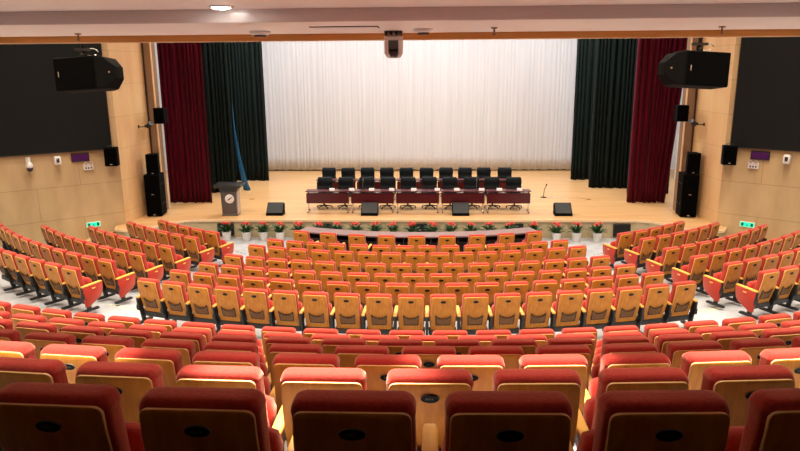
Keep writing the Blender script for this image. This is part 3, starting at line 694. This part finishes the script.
# ------------------------------------------------------------------ loudspeakers by the stage and small ones on the pilasters
for s, X, nm in ((-1, -8.92, 'left'), (1, 8.80, 'right')):
    t = thing('subwoofer_cabinet', 'tall black double bass cabinet standing at the %s end of the stage' % nm, 'speaker', (X, 21.92, .6), s*-.13)
    bm = BM(); box(bm, -.25, .25, -.33, .33, .02, 1.42); obj('cabinet', bm, 'spk', t, bevel=.012)
    bm = BM(); box(bm, -.235, .235, -.345, -.332, .04, .70); g = obj('grille', bm, 'grille', t)
    bm = BM(); box(bm, -.235, .235, -.345, -.332, .73, 1.39); g2 = obj('grille', bm, 'grille', t)
    for gg, zz in ((g, .06), (g2, .75)):
        bm = BM(); box(bm, -.04, .04, -.35, -.345, zz, zz+.025); obj('badge', bm, 'silver', gg)
    for zz in (.42, 1.10):
        for y in (-.15, .12):
            bm = BM(); box(bm, -s*.25-.006, -s*.25+.006, y-.035, y+.035, zz-.03, zz+.03); obj('handle', bm, 'black', t)
    for x in (-.18, .18):
        for y in (-.24, .24):
            bm = BM(); lathe(bm, [(0, .02), (.02, .02)], 8, cx=x, cy=y); obj('foot', bm, 'black', t)
    t = thing('stacked_loudspeaker', 'black loudspeaker on top of the %s bass cabinet' % nm, 'speaker', (X + (.06 if s < 0 else .04), 21.85, 2.02), s*-.10)
    bm = BM(); prism(bm, [(-.20, -.2), (.20, -.2), (.14, .2), (-.14, .2)], 0, .68); obj('cabinet', bm, 'spk', t, smooth=False, bevel=.01)
    bm = BM(); box(bm, -.19, .19, -.212, -.201, .02, .66); g = obj('grille', bm, 'grille', t)
    bm = BM(); box(bm, -.03, .03, -.216, -.212, .04, .06); obj('badge', bm, 'silver', g)
    # small monitor on the pilaster and the spotlight below it
    xs = -8.67 if s < 0 else 8.52
    t = thing('pilaster_speaker', 'small black square loudspeaker on the %s stage pilaster' % nm, 'speaker', (xs, 22.3, 3.66))
    bm = BM(); box(bm, -.18, .18, -.15, .15, 0, .52); obj('cabinet', bm, 'spk', t, bevel=.01)
    bm = BM(); box(bm, -.165, .165, -.162, -.151, .015, .505); obj('grille', bm, 'grille', t)
    bm = BM(); box(bm, min(-.04, s*.3), max(.04, s*.3), .15, .30, .22, .30); obj('bracket', bm, 'black', t)
    x2 = -9.04 if s < 0 else 8.90
    t = thing('stage_spotlight', 'small black spotlight on the %s wing wall beside the stage' % nm, 'light', (x2, 21.9, 3.6))
    bm = BM(); mt = Matrix.Translation((-s*.13, -.02, .04)) @ Matrix.Rotation(.9*-s, 4, 'Y') @ Matrix.Rotation(.4, 4, 'X'); lathe(bm, [(-.12, .05), (-.08, .075), (.08, .08), (.12, .085)], 14, mtx=mt); obj('lamp_housing', bm, 'black', t)
    bm = BM(); wx = s*((9.28 if s < 0 else 9.12) - abs(x2)); box(bm, min(wx, 0), max(wx, 0), -.015, .015, -.03, .0); box(bm, min(wx, wx-s*.02), max(wx, wx-s*.02), -.04, .04, -.06, .04); box(bm, -.03, .03, -.02, .02, -.03, .05); obj('bracket', bm, 'black', t)
# hanging full-range boxes on ceiling poles
for s, X, nm in ((-1, -5.03, 'left'), (1, 4.33, 'right')):
    t = thing('hanging_speaker', 'big black loudspeaker hanging on its side in front of the %s screen' % nm, 'speaker', (X, 10.45, 5.34), s*.10 if s < 0 else .12)
    bm = BM(); d = -s   # narrow rear end points to the stage side, seen beside the front
    mt = Matrix.Rotation(-.10, 4, 'X') @ Matrix.Rotation(.06*s, 4, 'Y')
    top = [(-.33, -.22), (.33, -.22), (.33, .02), (.16, .30), (-.16, .30), (-.33, .02)]
    fr_ = [Vector((x, -.26, z)) for x, z in ((-.34, -.25), (.34, -.25), (.34, .25), (-.34, .25))]
    # cabinet: front box, then a wedge tapering to the inner side
    ringsP = [(-s*-.36, .25, .0), (-s*.33, .25, .0), (-s*.41, .235, .05), (-s*.54, .09, .18)]
    rs = []
    for x, hz, yo in ringsP: rs.append([Vector((x, -.24 + yo, -hz)), Vector((x, .22 - yo*.3, -hz)), Vector((x, .22 - yo*.3, hz)), Vector((x, -.24 + yo, hz))])
    loft(bm, rs, mtx=mt); obj('cabinet', bm, 'spk', t, smooth=False, bevel=.012)
    bm = BM(); box(bm, min(s*.345, -s*.29), max(s*.345, -s*.29), -.262, -.243, -.235, .235, 0, mt); g = obj('grille', bm, 'grille', t)
    bm = BM(); bxp = s*.28 if s < 0 else -.24; box(bm, bxp-.006, bxp+.006, -.266, -.262, -.04, .04, 0, mt); obj('badge', bm, 'silver', g)
    bm = BM(); lathe(bm, [(-.01, .014), (.01, .014)], 10, mtx=mt @ Matrix.Translation((-s*.47, -.13, 0)) @ Matrix.Rotation(PI/2, 4, 'X')); obj('bolt', bm, 'column', t)
    bm = BM(); tube(bm, [(.0, 0, .26), (.0, 0, .35)], .05, 10); box(bm, -.2, .2, -.05, .05, .245, .275, 0, mt); tube(bm, [(0, 0, .30), (0, 0, TOP-5.34)], .028, 10); box(bm, -.10, .10, -.06, .06, .36, .40); obj('ceiling_pole', bm, 'black', t)
    bm = BM(); tube(bm, [(.06 + .11*math.cos(a) + .06, .03, .34 + .055*math.sin(a)) for a in [2*PI*k/16 for k in range(15)]], .008, 6); obj('safety_cable', bm, 'silver', t)

# ------------------------------------------------------------------ fittings under the balcony
t = thing('auditorium_camera', 'pinkish white camera with black front hanging from the balcony soffit, centre', 'camera', (-.035, 6.6, Z0))
bm = BM(); rr_loft(bm, [(-.075, 0, 0, .085, .05, .02), (-.055, 0, 0, .095, .06, .03), (-.05, 0, 0, .06, .04, .02), (0, 0, 0, .06, .04, .02)], n=3); sharp(obj('mount', bm, 'pink', t))
bm = BM()
for x in (-.07, -.02, .03, .07): box(bm, x-.012, x+.012, -.075, .0, -.04, -.005)
box(bm, -.085, .085, -.05, .04, -.018, -.006); obj('cables', bm, 'black', t)
bm = BM(); rr_loft(bm, [(-.255, 0, 0, .035, .03, .02), (-.245, 0, 0, .065, .055, .03), (-.21, 0, 0, .088, .07, .04), (-.10, 0, 0, .090, .075, .04), (-.075, 0, 0, .085, .07, .04)], n=4); obj('body', bm, 'pink', t)
bm = BM(); rr_loft(bm, [(-.25, 0, -.02, .035, .04, .02), (-.21, 0, -.035, .048, .055, .02), (-.09, 0, -.035, .048, .055, .02)], n=3); obj('lens', bm, 'lens', t)
def disc(x, y, r, label, m='white', name='smoke_detector'):
    t = thing(name, label, 'detector', (x, y, Z0)); bm = BM(); lathe(bm, [(-.035, r*.75), (-.02, r), (0, r)], 20); obj('base', bm, m, t)
    bm = BM(); lathe(bm, [(-.05, r*.55), (-.035, r*.62)], 16); obj('cap', bm, 'deskdark', t)
disc(.25, 6.3, .09, 'round flat smoke detector on the soffit right of the hanging camera')
disc(-1.28, 6.45, .10, 'small round smoke detector on the soffit near the left end of backdrop')
for x, y, nm in ((-3.05, 6.5, 'above the left hanging speaker'), (.88, 6.2, 'right of the camera'), (2.95, 6.4, 'above the right hanging speaker')):
    t = thing('ceiling_sprinkler', 'tiny brass sprinkler head under the balcony soffit, %s' % nm, 'sprinkler', (x, y, Z0))
    bm = BM(); lathe(bm, [(-.012, .028), (0, .03)], 12); obj('flange', bm, 'column', t)
    bm = BM(); lathe(bm, [(-.07, .006), (-.06, .02), (-.055, .008), (-.012, .008)], 10); obj('nozzle', bm, 'column', t)
t = thing('access_panel', 'flat white access panel set in the balcony soffit', 'panel', (-.42, 5.95, Z0))
bm = BM(); box(bm, -.28, .28, -.12, .12, -.012, 0); obj('cover', bm, 'white', t, bevel=.004)
bm = BM(); box(bm, -.29, .29, -.13, .13, -.006, 0); obj('frame', bm, 'deskdark', t)
DL = [(-.90, 4.0)]
t = thing('ceiling_downlight', 'glowing recessed downlight in the rear ceiling at the top of view', 'light', (-1.22, 5.06, Z1))
bm = BM(); lathe(bm, [(-.012, .085), (-.003, .095), (0, .095)], 20); obj('trim_ring', bm, 'silver', t)
bm = BM(); lathe(bm, [(-.02, .05), (-.013, .068), (-.01, .07)], 20); obj('diffuser', bm, 'lamp', t)

# ------------------------------------------------------------------ small things on the floors
t = thing('stage_microphone', 'short black microphone on a small stand, alone on the stage boards', 'microphone', (4.68, 25.1, .6))
bm = BM(); lathe(bm, [(0, .12), (.02, .11), (.03, .02)], 16); obj('base', bm, 'black', t)
bm = BM(); tube(bm, [(0, 0, .02), (.02, 0, .3), (.08, -.02, .45)], .012, 6); obj('stand', bm, 'black', t)
bm = BM(); tube(bm, [(.08, -.02, .45), (.10, -.03, .52)], .025, 8); obj('head', bm, 'black', t)
bm = BM(); tube(bm, [(4.8, 25.05, .607), (5.1, 24.9, .607), (5.35, 25.0, .607), (5.6, 24.85, .607), (5.9, 24.95, .607), (6.2, 24.75, .607)], .007, 6)
tag(obj('microphone_cable', bm, 'chrome'), 'thin cable trailing across the stage from the lone microphone', 'cable')
for x, nm in ((6.26, 'to the right of the tables'), (-6.37, 'behind the podium')):
    bm = BM(); box(bm, x-.09, x+.09, 24.6, 24.74, .6, .64); tag(obj('floor_outlet', bm, 'outlet', bevel=.01), 'small brass floor outlet box on the stage, %s' % nm, 'outlet')
for s, nm in ((-1, 'left'), (1, 'right')):
    for k in range(3):
        x, y = s*5.36 + (k-1)*.13, 19.25 + (k-1)*.10*s; bm = BM(); box(bm, x-.055, x+.055, y-.03, y+.03, .0, .012)
        tag(obj('floor_cover', bm, 'vent', bevel=.003), 'black floor strip before the stage, %s side, %s of three' % (nm, ORD[k+1]), 'floor cover', 'black floor strips before the stage')
for s in (-1, 1):
    for k in range(6):
        if s < 0: x = -6.62 + .135*k; y = 13.53 - .055*k
        else: x = 5.92 + .10*k; y = 13.38 + .04*k
        R = math.hypot(x, y-YC); z = .30 + (R-14.2)*.11
        bm = BM(); rr_loft(bm, [(z-.02, x, y, .04, .022, .01), (z+.012, x, y, .035, .018, .01)], n=2)
        tag(obj('tactile_stud', bm, 'yellow'), 'yellow anti-slip stud on the %s aisle floor, %s of six from left' % ('left' if s < 0 else 'right', ORD[k+1]), 'stud', 'yellow studs on the aisles')
# backstage glimpse at the right of the opening
t = thing('backstage_cabinet', 'pale blue-grey cabinet glimpsed backstage beyond the right red curtain', 'cabinet', (11.6, 29.2, .6), 0)
bm = BM(); box(bm, -.5, .5, -.3, .3, 0, 2.0); obj('body', bm, 'whitewall', t, bevel=.01)
bm = BM(); box(bm, -.47, .47, -.32, -.3, 1.1, 1.95); obj('door', bm, 'wedge', t)

# ------------------------------------------------------------------ lights
def area(name, loc, size, power, col=(1, .88, .74), rot=(0, 0, 0), sy=None, spread=PI):
    l = bpy.data.lights.new(name, 'AREA'); l.shape = 'RECTANGLE' if sy else 'SQUARE'; l.size = size
    if sy: l.size_y = sy
    l.energy = power; l.color = col; l.spread = spread
    o = bpy.data.objects.new(name, l); COL.objects.link(o); o.location = loc; o.rotation_euler = rot; return o
W = (1, .86, .70)
for y, pw in ((8.6, 400), (12.5, 280), (17.0, 200)):
    for x in (-8.5, -3, 3, 8.5):
        area('hall_light', (x, y, TOP-.05), .9, pw*.90, W, spread=2.0)
for s in (-1, 1):
    area('wall_light', (s*10.2, 18.4, TOP-.1), .4, 90, W)
for y, pw in ((22.7, 190), (25.0, 220), (27.6, 170)):
    for x in (-5.5, 0, 5.5):
        area('stage_light', (x, y+.4, 9.6), 1.0, pw, (1, .965, .93))
for x in (-5.5, 0, 5.5):
    area('cyclorama_light', (x, 27.4, 9.3), 2.5, 90, (.93, .96, 1), (math.radians(48), 0, 0), .4)
for s in (-1, 1):
    area('backstage_light', (s*11.5, 27, 9), 1.5, 160, (.85, .93, 1))
def spot(loc, power, ang, tgt, blend=.6, col=(1, .9, .76)):
    l = bpy.data.lights.new('downlight', 'SPOT'); l.energy = power; l.spot_size = math.radians(ang); l.spot_blend = blend; l.color = col; l.shadow_soft_size = .05
    o = bpy.data.objects.new('downlight', l); COL.objects.link(o); o.location = loc
    o.rotation_euler = (Vector(tgt)-Vector(loc)).to_track_quat('-Z', 'Y').to_euler()
SC = (1, .88, .76)
spot((-1.22, 5.06, Z1-.03), 60, 70, (-1.22, 5.3, 3.2), col=SC)
spot((-.72, 3.9, Z1-.03), 1500, 38, (-.36, 3.25, 3.8), col=SC)
for x, y in ((-4.6, 3.8), (-2.5, 3.8), (.85, 4.62), (2.7, 4.5), (4.6, 4.2)):
    spot((x, y, Z1-.03), 1300, 38, (x, 4.3, 3.4), col=SC)
for x in (-3.6, -1.8, 0, 1.8, 3.6):
    spot((x, 3.75, Z1-.03), 120, 70, (x, 3.7, 2.8), col=SC)
w = bpy.data.worlds.new('world'); sc.world = w; w.use_nodes = True
w.node_tree.nodes['Background'].inputs[0].default_value = (1, .9, .8, 1); w.node_tree.nodes['Background'].inputs[1].default_value = .05
sc.view_settings.view_transform = 'Standard'; sc.view_settings.look = 'None'; sc.view_settings.gamma = 1; sc.view_settings.exposure = 0.0
sc.view_settings.use_curve_mapping = False
sc.cycles.max_bounces = 8; sc.cycles.diffuse_bounces = 5; sc.cycles.sample_clamp_indirect = 4
